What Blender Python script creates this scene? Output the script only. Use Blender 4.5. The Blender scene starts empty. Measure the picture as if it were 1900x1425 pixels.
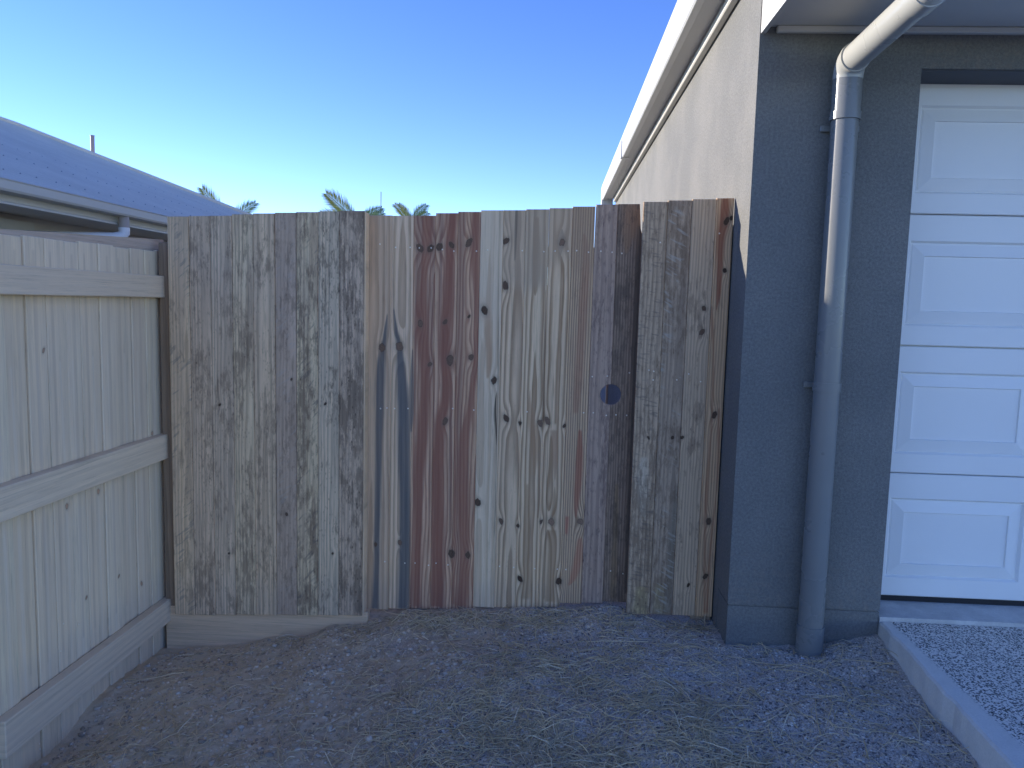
import bpy, bmesh, math, random
import numpy as np
from mathutils import Vector, Matrix, noise as mnoise

random.seed(7); RNG = np.random.default_rng(11)
SC = bpy.context.scene
COL = SC.collection

# ------------------------------------------------------------------ camera, sky, sun, exposure
YAW, PITCH, ROLL, FPX = math.radians(-2.899), math.radians(-5.892), math.radians(1.487), 1427.0
_f = Vector((math.sin(YAW)*math.cos(PITCH), math.cos(YAW)*math.cos(PITCH), math.sin(PITCH)))
_r = Vector((math.cos(YAW), -math.sin(YAW), 0)); _u = _r.cross(_f)
_R = math.cos(ROLL)*_r + math.sin(ROLL)*_u
_U = -math.sin(ROLL)*_r + math.cos(ROLL)*_u
cam = bpy.data.cameras.new('camera'); cam.sensor_width = 36.0; cam.lens = FPX/1900*36
cam.clip_start = 0.05; cam.clip_end = 2000
camo = bpy.data.objects.new('camera', cam); COL.objects.link(camo)
camo.matrix_world = Matrix(((_R.x, _U.x, -_f.x, 0), (_R.y, _U.y, -_f.y, 0), (_R.z, _U.z, -_f.z, 0), (0, 0, 0, 1)))
SC.camera = camo

SUN_EL, SUN_BACK = math.radians(14.0), math.radians(17.0)     # low sun, left of the alley and slightly beyond it
w = bpy.data.worlds.new('World'); SC.world = w; w.use_nodes = True
wt = w.node_tree; bgn = wt.nodes['Background']
sky = wt.nodes.new('ShaderNodeTexSky'); sky.sky_type = 'NISHITA'; sky.sun_disc = False
sky.sun_elevation = SUN_EL; sky.sun_rotation = math.radians(270) + SUN_BACK
sky.air_density = 0.52; sky.dust_density = 0.0; sky.ozone_density = 0.9
hsv = wt.nodes.new('ShaderNodeHueSaturation'); hsv.inputs['Saturation'].default_value = 1.27; hsv.inputs['Hue'].default_value = 0.520
wt.links.new(sky.outputs[0], hsv.inputs['Color']); wt.links.new(hsv.outputs[0], bgn.inputs[0]); bgn.inputs[1].default_value = 0.13
sl = bpy.data.lights.new('sun', 'SUN'); sl.energy = 2.5; sl.angle = math.radians(0.5); sl.color = (1.0, 0.92, 0.80)
so = bpy.data.objects.new('sun', sl); COL.objects.link(so)
sdir = Vector((-math.cos(SUN_EL)*math.cos(SUN_BACK), math.cos(SUN_EL)*math.sin(SUN_BACK), math.sin(SUN_EL)))
so.rotation_euler = sdir.to_track_quat('Z', 'Y').to_euler(); so.location = sdir*30
SC.view_settings.view_transform = 'Standard'; SC.view_settings.look = 'None'
SC.view_settings.gamma = 1.0; SC.view_settings.exposure = 1.66; SC.view_settings.use_curve_mapping = False
SC.cycles.max_bounces = 8; SC.cycles.diffuse_bounces = 5

def pt(px, py, Y):
    """the point of the survey photograph's sight line (px, py) at depth Y, in metres"""
    d = _f + (px-950)/FPX*_R - (py-712.5)/FPX*_U
    return d*(Y/d.y)

# ------------------------------------------------------------------ node expressions
class V:
    def __init__(s, nb, sock): s.nb = nb; s.s = sock
    def __add__(a, b): return a.nb.m('ADD', a, b)
    __radd__ = __add__
    def __sub__(a, b): return a.nb.m('SUBTRACT', a, b)
    def __rsub__(a, b): return a.nb.m('SUBTRACT', b, a)
    def __mul__(a, b): return a.nb.m('MULTIPLY', a, b)
    __rmul__ = __mul__
    def __truediv__(a, b): return a.nb.m('DIVIDE', a, b)
class NB:
    def __init__(s, name):
        s.mat = bpy.data.materials.new(name); s.mat.use_nodes = True
        s.t = s.mat.node_tree; s.bsdf = s.t.nodes['Principled BSDF']; s.L = s.t.links.new
        s._obj = None
    def put(s, sock, v):
        if isinstance(v, V): s.L(v.s, sock)
        elif isinstance(v, (tuple, list)): sock.default_value = tuple(v) + ((1.0,) if len(v) == 3 and len(sock.default_value) == 4 else ())
        else: sock.default_value = v
    def m(s, op, a, b=0.0, c=None):
        n = s.t.nodes.new('ShaderNodeMath'); n.operation = op
        s.put(n.inputs[0], a); s.put(n.inputs[1], b)
        if c is not None: s.put(n.inputs[2], c)
        return V(s, n.outputs[0])
    def sin(s, a): return s.m('SINE', a)
    def abs(s, a): return s.m('ABSOLUTE', a)
    def sqrt(s, a): return s.m('SQRT', a)
    def fract(s, a): return s.m('FRACT', a)
    def exp(s, a): return s.m('EXPONENT', a)
    def clamp(s, a): return s.m('MINIMUM', s.m('MAXIMUM', a, 0.0), 1.0)
    def ss(s, lo, hi, x, a=0.0, b=1.0):
        n = s.t.nodes.new('ShaderNodeMapRange'); n.interpolation_type = 'SMOOTHSTEP'
        for i, v in enumerate((x, lo, hi, a, b)): s.put(n.inputs[i], v)
        return V(s, n.outputs[0])
    def xyz(s, kind='Object'):
        if s._obj is None:
            n = s.t.nodes.new('ShaderNodeTexCoord'); q = s.t.nodes.new('ShaderNodeSeparateXYZ')
            s.L(n.outputs[kind], q.inputs[0]); s._obj = tuple(V(s, o) for o in q.outputs); s._vec = V(s, n.outputs[kind])
        return s._obj
    def vec(s, x, y, z):
        n = s.t.nodes.new('ShaderNodeCombineXYZ')
        for i, v in enumerate((x, y, z)): s.put(n.inputs[i], v)
        return V(s, n.outputs[0])
    def noise(s, vec, scale=1.0, detail=3.0, rough=0.55, dist=0.0):
        n = s.t.nodes.new('ShaderNodeTexNoise'); s.put(n.inputs['Vector'], vec)
        n.inputs['Scale'].default_value = scale; n.inputs['Detail'].default_value = detail
        n.inputs['Roughness'].default_value = rough; n.inputs['Distortion'].default_value = dist
        return V(s, n.outputs[0])
    def voronoi(s, vec, scale, feature='F1', out='Distance', rand=1.0):
        n = s.t.nodes.new('ShaderNodeTexVoronoi'); n.feature = feature; s.put(n.inputs['Vector'], vec)
        n.inputs['Scale'].default_value = scale; n.inputs['Randomness'].default_value = rand
        return V(s, n.outputs[out])
    def mix(s, f, a, b):
        n = s.t.nodes.new('ShaderNodeMix'); n.data_type = 'RGBA'
        s.put(n.inputs[0], f); s.put(n.inputs[6], a); s.put(n.inputs[7], b)
        return V(s, n.outputs[2])
    def mulc(s, c, f):
        n = s.t.nodes.new('ShaderNodeVectorMath'); n.operation = 'SCALE'
        s.put(n.inputs[0], c); s.put(n.inputs['Scale'], f); return V(s, n.outputs[0])
    def curve(s, x, pts):
        n = s.t.nodes.new('ShaderNodeFloatCurve'); s.put(n.inputs['Value'], x); n.inputs['Factor'].default_value = 1
        cu = n.mapping.curves[0]; pts = sorted(pts)
        n.mapping.use_clip = False
        cu.points[0].location = pts[0]; cu.points[1].location = pts[-1]
        for p in pts[1:-1]: cu.points.new(*p)
        n.mapping.update(); return V(s, n.outputs[0])
    def rnd(s, island=False):
        n = s.t.nodes.new('ShaderNodeNewGeometry' if island else 'ShaderNodeObjectInfo')
        return V(s, n.outputs['Random Per Island' if island else 'Random'])
    def done(s, col, rough=0.8, spec=0.3, bump=None, bstr=0.3, bdist=0.01, metal=0.0):
        b = s.bsdf; s.put(b.inputs['Base Color'], col); s.put(b.inputs['Roughness'], rough)
        b.inputs['Specular IOR Level'].default_value = spec; b.inputs['Metallic'].default_value = metal
        if bump is not None:
            n = s.t.nodes.new('ShaderNodeBump'); s.put(n.inputs['Height'], bump)
            n.inputs['Strength'].default_value = bstr; n.inputs['Distance'].default_value = bdist
            s.L(n.outputs[0], b.inputs['Normal'])
        return s.mat

# ------------------------------------------------------------------ object helpers
def thing(name, label, cat, loc=(0, 0, 0), group=None):
    o = bpy.data.objects.new(name, None); COL.objects.link(o); o.location = loc; o.empty_display_size = 0.1
    o['label'] = label; o['category'] = cat
    if group: o['group'] = group
    return o
def tag(o, label, cat, group=None):
    o['label'] = label; o['category'] = cat
    if group: o['group'] = group
    return o
def link(name, me, parent=None, loc=(0, 0, 0), mat=None):
    o = bpy.data.objects.new(name, me); COL.objects.link(o)
    if mat is not None: me.materials.clear(); me.materials.append(mat)
    if parent is not None:
        o.parent = parent
        base = Vector((0, 0, 0)); q = parent
        while q is not None: base += q.location; q = q.parent
        o.location = Vector(loc) - base                # every parent here is unrotated
    else: o.location = loc
    return o
def mesh_of(bm, name, smooth=False):
    me = bpy.data.meshes.new(name); bmesh.ops.recalc_face_normals(bm, faces=bm.faces[:]); bm.to_mesh(me); bm.free()
    if smooth: me.polygons.foreach_set('use_smooth', [True]*len(me.polygons))
    return me
def box_bm(x0, x1, y0, y1, z0, z1, bm=None, bev=0.0):
    own = bm is None; bm = bm or bmesh.new()
    vs = [bm.verts.new((x, y, z)) for x in (x0, x1) for y in (y0, y1) for z in (z0, z1)]
    fs = [bm.faces.new([vs[i] for i in q]) for q in ((0, 1, 3, 2), (4, 6, 7, 5), (0, 4, 5, 1), (2, 3, 7, 6), (0, 2, 6, 4), (1, 5, 7, 3))]
    if bev:
        es = list({e for f in fs for e in f.edges})
        bmesh.ops.bevel(bm, geom=es, offset=bev, segments=1, affect='EDGES')
    return bm
def box(name, x0, x1, y0, y1, z0, z1, mat, parent=None, bev=0.0, at=None):
    at = at or (x0, y0, z0)
    bm = box_bm(x0-at[0], x1-at[0], y0-at[1], y1-at[1], z0-at[2], z1-at[2], bev=bev)
    return link(name, mesh_of(bm, name), parent, at, mat)
def extrude_y(name, poly, y0, y1, mat, parent, at, bev=0.0):
    """polygon in x,z (world) given thickness from y0 (front) to y1"""
    bm = bmesh.new()
    a = [bm.verts.new((x-at[0], y0-at[1], z-at[2])) for x, z in poly]
    b = [bm.verts.new((x-at[0], y1-at[1], z-at[2])) for x, z in poly]
    f = bm.faces.new(a); bm.faces.new(b[::-1]); n = len(poly)
    for i in range(n): bm.faces.new([a[i], b[i], b[(i+1) % n], a[(i+1) % n]])
    bmesh.ops.recalc_face_normals(bm, faces=bm.faces[:])
    if bev: bmesh.ops.bevel(bm, geom=list(f.edges), offset=bev, segments=1, affect='EDGES')
    return link(name, mesh_of(bm, name), parent, at, mat)
def extrude_x(name, poly, x0, x1, mat, parent, at):
    bm = bmesh.new()
    a = [bm.verts.new((x0-at[0], y-at[1], z-at[2])) for y, z in poly]; b = [bm.verts.new((x1-at[0], y-at[1], z-at[2])) for y, z in poly]
    bm.faces.new(a); bm.faces.new(b[::-1]); n = len(poly)
    for i in range(n): bm.faces.new([a[i], b[i], b[(i+1) % n], a[(i+1) % n]])
    return link(name, mesh_of(bm, name), parent, at, mat)
def tube_bm(pts, rad, seg=20, bm=None, caps=True):
    bm = bm or bmesh.new(); rings = []; pts = [Vector(p) for p in pts]
    rads = rad if isinstance(rad, (list, tuple)) else [rad]*len(pts)
    up = None
    for i, p in enumerate(pts):
        d = (pts[min(i+1, len(pts)-1)] - pts[max(i-1, 0)])
        if d.length < 1e-9: d = pts[-1]-pts[0]
        d.normalize()
        if up is None: up = d.orthogonal().normalized()
        up = (up - d*up.dot(d)).normalized(); s = d.cross(up)
        rings.append([bm.verts.new(p + rads[i]*(math.cos(2*math.pi*k/seg)*up + math.sin(2*math.pi*k/seg)*s)) for k in range(seg)])
    for a, b in zip(rings, rings[1:]):
        for k in range(seg): bm.faces.new((a[k], a[(k+1) % seg], b[(k+1) % seg], b[k]))
    if caps: bm.faces.new(rings[0][::-1]); bm.faces.new(rings[-1])
    return bm
def smooth_angle(me, deg=35):
    me.polygons.foreach_set('use_smooth', [True]*len(me.polygons)); me.set_sharp_from_angle(angle=math.radians(deg))
def raw_mesh(name, verts, faces, mat, smooth=False):
    """faces: int array (n,3) or (n,4)"""
    me = bpy.data.meshes.new(name); k = faces.shape[1]
    me.vertices.add(len(verts)); me.vertices.foreach_set('co', verts.astype(np.float32).ravel())
    me.loops.add(faces.size); me.loops.foreach_set('vertex_index', faces.astype(np.int32).ravel())
    me.polygons.add(len(faces)); me.polygons.foreach_set('loop_start', np.arange(0, faces.size, k, dtype=np.int32))
    me.polygons.foreach_set('loop_total', np.full(len(faces), k, dtype=np.int32))
    if smooth: me.polygons.foreach_set('use_smooth', np.ones(len(faces), dtype=bool))
    me.update(calc_edges=True); me.materials.append(mat); return me

# ------------------------------------------------------------------ materials: plain ones
def render_wall_mat():
    n = NB('rendered_wall'); x, y, z = n.xyz(); P = n._vec
    big = n.noise(P, 1.7, 5, .6); fine = n.noise(P, 260, 3, .7); mid = n.noise(P, 95, 3, .7)
    c = n.mix(n.ss(.35, .7, big), (.185, .183, .172), (.23, .223, .205))
    c = n.mulc(c, .76 + .48*n.ss(.32, .68, fine*.4 + mid*.6))
    drip = n.ss(.58, .75, n.noise(n.vec(x*14, y*14, z*.8), 1, 3))
    c = n.mix(drip*.05, c, (.30, .28, .24))
    spl = n.ss(.42, .0, z + (n.noise(P, 7, 4)-.5)*.25)*n.ss(.45, .65, n.noise(P, 40, 4, .7))
    c = n.mix(spl*.35, c, (.3, .25, .2))
    return n.done(c, .82, .3, fine + mid*1.2, .75, .005)
def paint_mat(name, col, rough=.45, var=.05, bump=0.0, spec=.4):
    n = NB(name); x, y, z = n.xyz(); a = n.noise(n._vec, 5, 4); f = n.noise(n._vec, 160, 2)
    c = n.mulc(col, 1-var + 2*var*a)
    return n.done(c, n.ss(.2, .8, a, rough-.06, rough+.08), spec, f if bump else None, bump, .003)
def concrete_mat(name, col):
    n = NB(name); x, y, z = n.xyz(); a = n.noise(n._vec, 9, 5, .65); f = n.noise(n._vec, 120, 3, .7); pits = n.ss(.13, .05, n.voronoi(n._vec, 60))
    c = n.mulc(n.mix(n.ss(.3, .7, a), tuple(v*.78 for v in col), col), .85 + .3*f)
    c = n.mix(pits*.5, c, tuple(v*.4 for v in col))
    return n.done(c, .9, .2, f + a*2 - pits, .6, .006)
M_WALL = render_wall_mat()
M_WHITE = paint_mat('white_gutter_paint', (.60, .60, .58), .4, .04)
M_CREAM = paint_mat('cream_trim_paint', (.62, .60, .54), .5, .05)
M_SOFFIT = paint_mat('soffit_paint', (.60, .59, .56), .6, .05)
M_DOOR = paint_mat('garage_door_paint', (.84, .825, .79), .38, .03, .12)
M_SEAL = paint_mat('rubber_seal', (.02, .02, .022), .7)
M_DARKREV = paint_mat('dark_opening_head', (.085, .09, .1), .7)
M_PIPE = paint_mat('grey_downpipe', (.205, .205, .195), .28, .04, 0, .5)
M_PIPEL = paint_mat('offset_pipe', (.42, .415, .385), .3, .04, 0, .5)
M_SLAB = concrete_mat('slab_concrete', (.66, .64, .60))
M_KERB = concrete_mat('driveway_edge_concrete', (.36, .355, .34))
M_NWALL = paint_mat('neighbour_wall', (.58, .54, .47), .8, .06, .2)
M_NTRIM = paint_mat('neighbour_trim', (.56, .55, .50), .5, .06)
M_NPIPE = paint_mat('neighbour_pvc', (.75, .76, .78), .35, .03)
M_NAIL = paint_mat('galvanised_nail', (.90, .80, .64), .35, .05); M_NAIL.node_tree.nodes['Principled BSDF'].inputs['Metallic'].default_value = .6
M_STEEL = paint_mat('dull_steel', (.22, .2, .19), .5, .1)

def roof_mat():
    n = NB('roof_sheet'); x, y, z = n.xyz(); a = n.noise(n._vec, 1.6, 4); f = n.noise(n._vec, 45, 3)
    c = n.mulc(n.mix(n.ss(.3, .7, a), (.70, .60, .47), (.78, .68, .54)), .9 + .2*f)
    return n.done(c, .62, .25)
M_ROOF = roof_mat()

# ------------------------------------------------------------------ wood
WARM = (1.80, 1.36, .97)                      # pine's warm tone, raised further in colour to offset blue sky light
def wood(name, seed, early, late, period=.012, x0=.03, d0=.02, taper=.012, warp=.012, contrast=.7, knots=(), streaks=(), lens=(),
         grey=0.0, greycol=(.31, .29, .265), mould=0.0, mouldcol=(.118, .104, .092), mscale=1.0, mth=.53, saw=None, redn=0.0, redcol=(.19, .09, .075),
         tone=.12, patch=None, H=1.9, random_info=False, axis='z', fibre=.22, weather=.5, cool=0.0):
    """knots: (x,z,r,dark) streaks: ([(x,z,halfwidth)...], colour, opacity); metres in the board's own axes"""
    n = NB(name); X, Y, Z = n.xyz()
    x, z = (X, Z) if axis == 'z' else (Z, Y) if axis == 'y' else (Z, X)
    sd = seed*3.71; W_ = WARM
    streaks = [(p_, c_ if c_ is BLUE else tuple(a*b for a, b in zip(c_, W_)), o_) for p_, c_, o_ in streaks]
    patch = [(a_, b_, tuple(p*q for p, q in zip(c_, W_)), o_) for a_, b_, c_, o_ in (patch or ())]
    early, late, greycol, mouldcol = [tuple(min(.82, a*b) for a, b in zip(c, W_)) for c in (early, late, greycol, mouldcol)]
    if random_info:
        r = n.rnd(); sx = x + r*7.3; xs = r*37.0
    else: xs = sd; sx = x
    def ns(fx, fz, det=3.0, off=0.0, rough=.55, dist=0.0): return n.noise(n.vec(x*fx + xs + off, sd*.37 + off*1.7, z*fz + xs*.61), 1.0, det, rough, dist)
    nz = ns(9, 1.6, 3)
    xx = x - x0 if not random_info else x - x0 + (r-.5)*.1
    dd = z*taper + d0
    g = n.sqrt(xx*xx + dd*dd) + (nz-.5)*warp*2.0 + (ns(45, 2.2, 2, 5)-.5)*warp*.35
    kc = []; wst = n.ss(.50, .72, ns(75, 2.6, 4, 31, .72)); wst2 = n.ss(.52, .70, ns(160, 5.5, 4, 33, .75))
    for (kx, kz, kr, dark) in knots:
        ex = (x-kx)*(1/(2.0*kr)); ez = (z-kz)*(1/(5.0*kr))
        bul = n.exp((ex*ex+ez*ez)*-1.0)
        g = g + bul*(kr*1.5)
        kn = (ns(95, 60, 3, kx*9)-.5)*1.0; sk = math.sin(kx*700+kz*91)*.35; sq = .62 + .3*math.sin(kz*57+kx*310)**2
        ax, az = (x-kx)*(1/kr) + (z-kz)*(sk/kr), (z-kz)*(sq/kr)
        kc.append((n.sqrt(ax*ax+az*az)+kn, dark, kr, kx, kz))
    t = n.fract(g*(1/period))
    lat = n.ss(.25, .78, t)*n.ss(1.0, .9, t)
    fib = ns(420, 7, 2, 2); fib2 = ns(130, 2.2, 3, 3); low = ns(7, 1.1, 3, 4)
    col = n.mix(n.clamp(lat*contrast*(.5+fib2)), early, late)
    col = n.mulc(col, (1-fibre) + fib2*fibre*2)
    col = n.mulc(col, 1-tone + low*tone*2)
    col = n.mulc(col, 1.06 - wst*(weather*.48) - wst2*(weather*.42))
    if redn:
        rm = n.ss(.46, .60, ns(34, .9, 4, 8))
        col = n.mix(rm*redn*(.6+fib2*.6), col, redcol)
    if grey:
        gm = n.ss(.30, .62, ns(20, 2.2, 4, 9, .65))
        col = n.mix(gm*grey, col, greycol)
    for (pts, scol, op) in streaks:
        zs = [p[1] for p in pts]; z0, z1 = min(zs), max(zs); span = max(z1-z0, 1e-3)
        zn = (z - z0)*(1/span)
        xc = n.curve(zn, [((p[1]-z0)/span, p[0]*5+.5) for p in pts]); hw = n.curve(zn, [((p[1]-z0)/span, p[2]*20) for p in pts])
        d = n.abs(x - (xc-.5)*.2 + (ns(60, 3.5, 3, op*3)-.5)*.010 + (fib2-.5)*.016)
        hwm = hw*.05
        mk = n.ss(hwm*1.35+.0022, hwm*.55-.0015, d)*n.ss(-.012, .004, z-z0)*n.ss(.012, -.004, z-z1)
        col = n.mix(n.clamp(mk*op*(.72+fib2*.5)), col, scol)
    if mould:
        mm = ns(44*mscale, 14*mscale, 5, 11, .74)*.48 + ns(125, 17, 3, 14, .7)*.20 + ns(9, 3.2, 3, 12)*.32
        mk = n.ss(mth-.015, mth+.085, mm)
        spk = n.ss(.30, .12, n.voronoi(n.vec(x*1.0+xs, sd, z*.55), 70))*n.ss(.45, .62, ns(14, 7, 2, 13))
        col = n.mix(n.clamp((mk*.85 + spk*.5)*mould*(.38+fib2*.85)), col, mouldcol)
    if saw:
        ang, per, amt, light = saw
        ac = x*(math.sin(ang)*1.6/per) + z*(math.cos(ang)*1.6/per); al = x*(math.cos(ang)*16) - z*(math.sin(ang)*16)
        sm = n.ss(.54, .66, n.noise(n.vec(ac + sd, al, sd*.3), 1.0, 2, .5))*n.ss(.42, .60, ns(14, 5, 3, 16))
        col = n.mix(n.clamp(sm*amt), col, light)
    for (pz0, pz1, pcol, op) in (patch or ()):
        pm = n.ss(pz0-.05, pz0+.05, z + (nz-.5)*.15)*n.ss(pz1+.05, pz1-.05, z + (nz-.5)*.15)
        col = n.mix(pm*op*(.4+fib2*.9), col, pcol)
    for (dk, dark, kr, kx, kz) in kc:
        ring = .5 + .5*n.sin(dk*13.0)
        kcol = n.mix(ring*.6, tuple(v*dark for v in (.30, .18, .11)), tuple(v*dark for v in (.17, .105, .075)))
        halo = n.ss(2.3, 1.0, dk)
        col = n.mix(halo*.30, col, (.22, .16, .11))
        col = n.mix(n.ss(1.08, .86, dk), col, kcol)
        col = n.mix(n.ss(.80, .97, dk)*n.ss(1.16, 1.0, dk)*.65, col, (.08, .058, .045))
    endg = n.ss(.35, .6, ns(200, 1.2, 2, 19))
    return n.done(n.mulc(col, .93 + .14*fib), .86, .18, lat*.5 + fib*.7 + fib2*.6, .35, .0025)

# ------------------------------------------------------------------ ground
GP = np.array([(-1.82, 2.6, -1.70), (-1.82, 3.0, -1.655), (-1.80, 3.5, -1.69), (-1.5, 3.43, -1.655), (-1.2, 3.43, -1.60), (-.85, 3.43, -1.535), (-.78, 3.46, -1.475),
    (-.6, 3.46, -1.447), (-.3, 3.46, -1.432), (0, 3.46, -1.41), (.3, 3.46, -1.385), (.42, 3.42, -1.408), (.6, 3.4, -1.415), (.74, 3.4, -1.42), (.77, 3.14, -1.405),
    (1.1, 3.1, -1.392), (1.25, 3.12, -1.36), (1.38, 3.14, -1.335), (1.37, 2.8, -1.366), (1.35, 2.5, -1.372), (1.33, 2.2, -1.378), (0, 2.3, -1.47), (-.8, 2.3, -1.55), (-1.4, 2.4, -1.635),
    (0, 3.0, -1.438), (-.8, 3.0, -1.525), (-.4, 3.2, -1.46), (-1.2, 2.9, -1.60), (.6, 2.6, -1.415), (.7, 3.0, -1.41), (0, 1.5, -1.5), (-1.8, 1.5, -1.74), (1.3, 1.5, -1.39), (0, .5, -1.5), (-1.8, .5, -1.74),
    (1.3, .5, -1.4), (0, 4.5, -1.43), (0, 8, -1.43), (-1.8, 5, -1.66), (-1.8, 9, -1.6), (.7, 6, -1.43), (3, 2, -1.42), (3, 0, -1.42), (-3.5, 4, -1.75), (-3.5, 9, -1.7), (-6, 0, -1.75), (8, 8, -1.5), (0, 18, -1.5), (0, -10, -1.5), (20, 0, -1.6), (-20, 0, -1.7)])
def value_noise(x, y, s, seed):
    r = np.random.default_rng(seed).random((256, 256)); X, Y = x*s, y*s
    xi, yi = np.floor(X).astype(int), np.floor(Y).astype(int); fx, fy = X-xi, Y-yi
    fx, fy = fx*fx*(3-2*fx), fy*fy*(3-2*fy)
    a = r[xi % 256, yi % 256]; b = r[(xi+1) % 256, yi % 256]; c = r[xi % 256, (yi+1) % 256]; d = r[(xi+1) % 256, (yi+1) % 256]
    return (a*(1-fx)+b*fx)*(1-fy) + (c*(1-fx)+d*fx)*fy - .5
def gz(x, y):
    x = np.asarray(x, float); y = np.asarray(y, float)
    num = np.zeros_like(x); den = np.zeros_like(x)
    for gx, gy, zz in GP:
        wgt = 1/((x-gx)**2 + (y-gy)**2 + .012)**1.6
        num += wgt*zz; den += wgt
    z = num/den
    near = np.exp(-np.maximum(0, np.hypot(x, y-2.5)-2.5)/2)
    z += near*(.020*value_noise(x, y, 5, 1) + .012*value_noise(x, y, 14, 2) + .008*value_noise(x, y, 37, 3) + .005*value_noise(x, y, 90, 4))
    return z
def ground_mat():
    n = NB('bare_soil'); x, y, z = n.xyz(); P = n._vec
    a = n.noise(P, 2.2, 5, .6); b = n.noise(P, 24, 4, .65); f = n.noise(P, 180, 3, .7); g = n.noise(P, 420, 2, .7)
    dust = n.ss(.40, .58, a*.62 + n.ss(-1.4, 1.2, x)*.38)
    soil = n.mix(n.ss(.3, .7, b), (.44, .32, .205), (.72, .55, .37))
    soil = n.mix(n.ss(-.5, -1.7, x)*.75, soil, (.70, .55, .37))
    cr = n.mix(n.ss(.35, .65, f), (.36, .295, .24), (.74, .61, .49))
    c = n.mix(dust, soil, cr)
    c = n.mulc(c, .66 + .68*g)
    far = n.ss(1.4, -1.5, y)                                   # unseen dry lawn behind the camera, coloured pale to bounce warm light
    c = n.mix(far, c, n.mix(b, (.40, .35, .24), (.32, .30, .18)))
    return n.done(c, .95, .15, f*1.2 + b + g*.6, .4, .004)
gx = np.concatenate([-np.geomspace(300, 2.15, 26), np.arange(-2.05, 1.5, .0095), np.geomspace(1.55, 300, 26)])
gy = np.concatenate([-np.geomspace(300, .5, 20)+1.2, np.arange(1.0, 1.9, .03), np.arange(1.9, 3.6, .0095), np.geomspace(3.65, 400, 34)])
XX, YY = np.meshgrid(gx, gy, indexing='ij'); ZZ = gz(XX, YY)
nx, ny = XX.shape; idx = np.arange(nx*ny).reshape(nx, ny)
gf = np.stack([idx[:-1, :-1], idx[1:, :-1], idx[1:, 1:], idx[:-1, 1:]], -1).reshape(-1, 4)
ground = link('ground', raw_mesh('ground', np.stack([XX, YY, ZZ], -1).reshape(-1, 3), gf, ground_mat(), True)); ground['kind'] = 'structure'

# driveway: exposed aggregate slab with a smooth floated edge
def drive_mat():
    n = NB('exposed_aggregate'); x, y, z = n.xyz(); P = n._vec
    r = n.voronoi(P, 165, 'F1', 'Color'); q = n.t.nodes.new('ShaderNodeSeparateColor'); n.L(r.s, q.inputs[0])
    rv = V(n, q.outputs[0]); d = n.voronoi(P, 165)
    r2 = n.voronoi(P, 210, 'F1', 'Color'); q2 = n.t.nodes.new('ShaderNodeSeparateColor'); n.L(r2.s, q2.inputs[0])
    stone = n.mix(n.ss(.32, .42, rv), (.06, .058, .055), (.82, .75, .66))
    stone = n.mix(n.ss(.8, .82, V(n, q2.outputs[0])), stone, (.06, .06, .065))
    mortar = n.ss(.55, .75, d)
    c = n.mix(mortar, stone, (.74, .68, .60))
    c = n.mulc(c, .85 + .3*n.noise(P, 3.5, 3))
    edge = n.ss(.055, .03, x + (n.noise(P, 30, 3)-.5)*.03)          # floated strip along the slab's long edge
    edge = n.m('MAXIMUM', edge, n.ss(-.004, -.012, z))
    cc = n.mulc(n.mix(n.noise(P, 14, 4), (.62, .57, .50), (.80, .74, .65)), .85+.3*n.noise(P, 140, 3))
    return n.done(n.mix(edge, c, cc), .75, .3, (.6-d)*n.ss(1, 0, edge) + n.noise(P, 200, 2)*.3, .6, .004)
bm = bmesh.new(); DZ = -1.27
ys = np.concatenate([np.arange(3.158, 1.2, -.03), [0.6, -1, -6]])
top = []; low = []; rng = random.Random(5)
for yv in ys:
    xe = 1.397 - (3.158-yv)*.052 + .012*mnoise.noise((yv*4, 0, 0)) + .006*mnoise.noise((yv*15, 3, 0))
    top.append((xe, yv)); low.append((xe-.012+.012*mnoise.noise((yv*9, 7, 0)), yv))
OX = 1.397
a = [bm.verts.new((x+.01+.0-OX - 0*y, y-3.158, 0)) for x, y in top]
a2 = [bm.verts.new((x+.002-OX, y-3.158, -.008)) for x, y in top]
b = [bm.verts.new((x-OX, y-3.158, -.30)) for x, y in low]
c = [bm.verts.new((5.5-OX, y-3.158, 0)) for x, y in top]
for i in range(len(a)-1):
    bm.faces.new((a[i], c[i], c[i+1], a[i+1])); bm.faces.new((a2[i], a[i], a[i+1], a2[i+1])); bm.faces.new((b[i], a2[i], a2[i+1], b[i+1]))
bm.faces.new([b[0], bm.verts.new((5.5-OX, 0, -.30)), c[0], a[0], a2[0]])
drv = link('driveway', mesh_of(bm, 'driveway'), None, (OX, 3.158, DZ), drive_mat()); drv['kind'] = 'structure'

# ------------------------------------------------------------------ the house with the garage
XW, YF, XG, ZL = .77, 3.162, 1.394, .949
house = thing('house', 'dark grey rendered house with white panelled garage door and sunlit eave along its flank', 'house', (XW, YF, -1.42))
WT = .19
box('wall', XW, XW+WT, YF+WT, 10.1, -1.75, 1.395, M_WALL, house)                    # long flank
pier = box('wall', XW, XG, YF, YF+WT, -1.226, 1.395, M_WALL, house)
box('wall_base', XW+.0015, XG-.0015, YF+.0015, YF+WT, -1.75, -1.233, M_WALL, house)
box('wall_joint', XW+.006, XG-.006, YF+.006, YF+WT, -1.233, -1.226, M_WALL, house)
box('wall', XG, 4.0, YF, YF+WT, ZL, 1.395, M_WALL, house)                            # over the garage opening
box('opening_head', XG+.002, 3.998, YF+.012, YF+WT+.03, ZL-.004, ZL-.0005, M_DARKREV, house)  # thin dark sheet under the lintel
box('wall', 4.0, 4.6, YF, YF+WT, -1.75, 1.395, M_WALL, house)
box('wall', 4.41, 4.6, YF+WT, 10.1, -1.75, 1.395, M_WALL, house)
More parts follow.
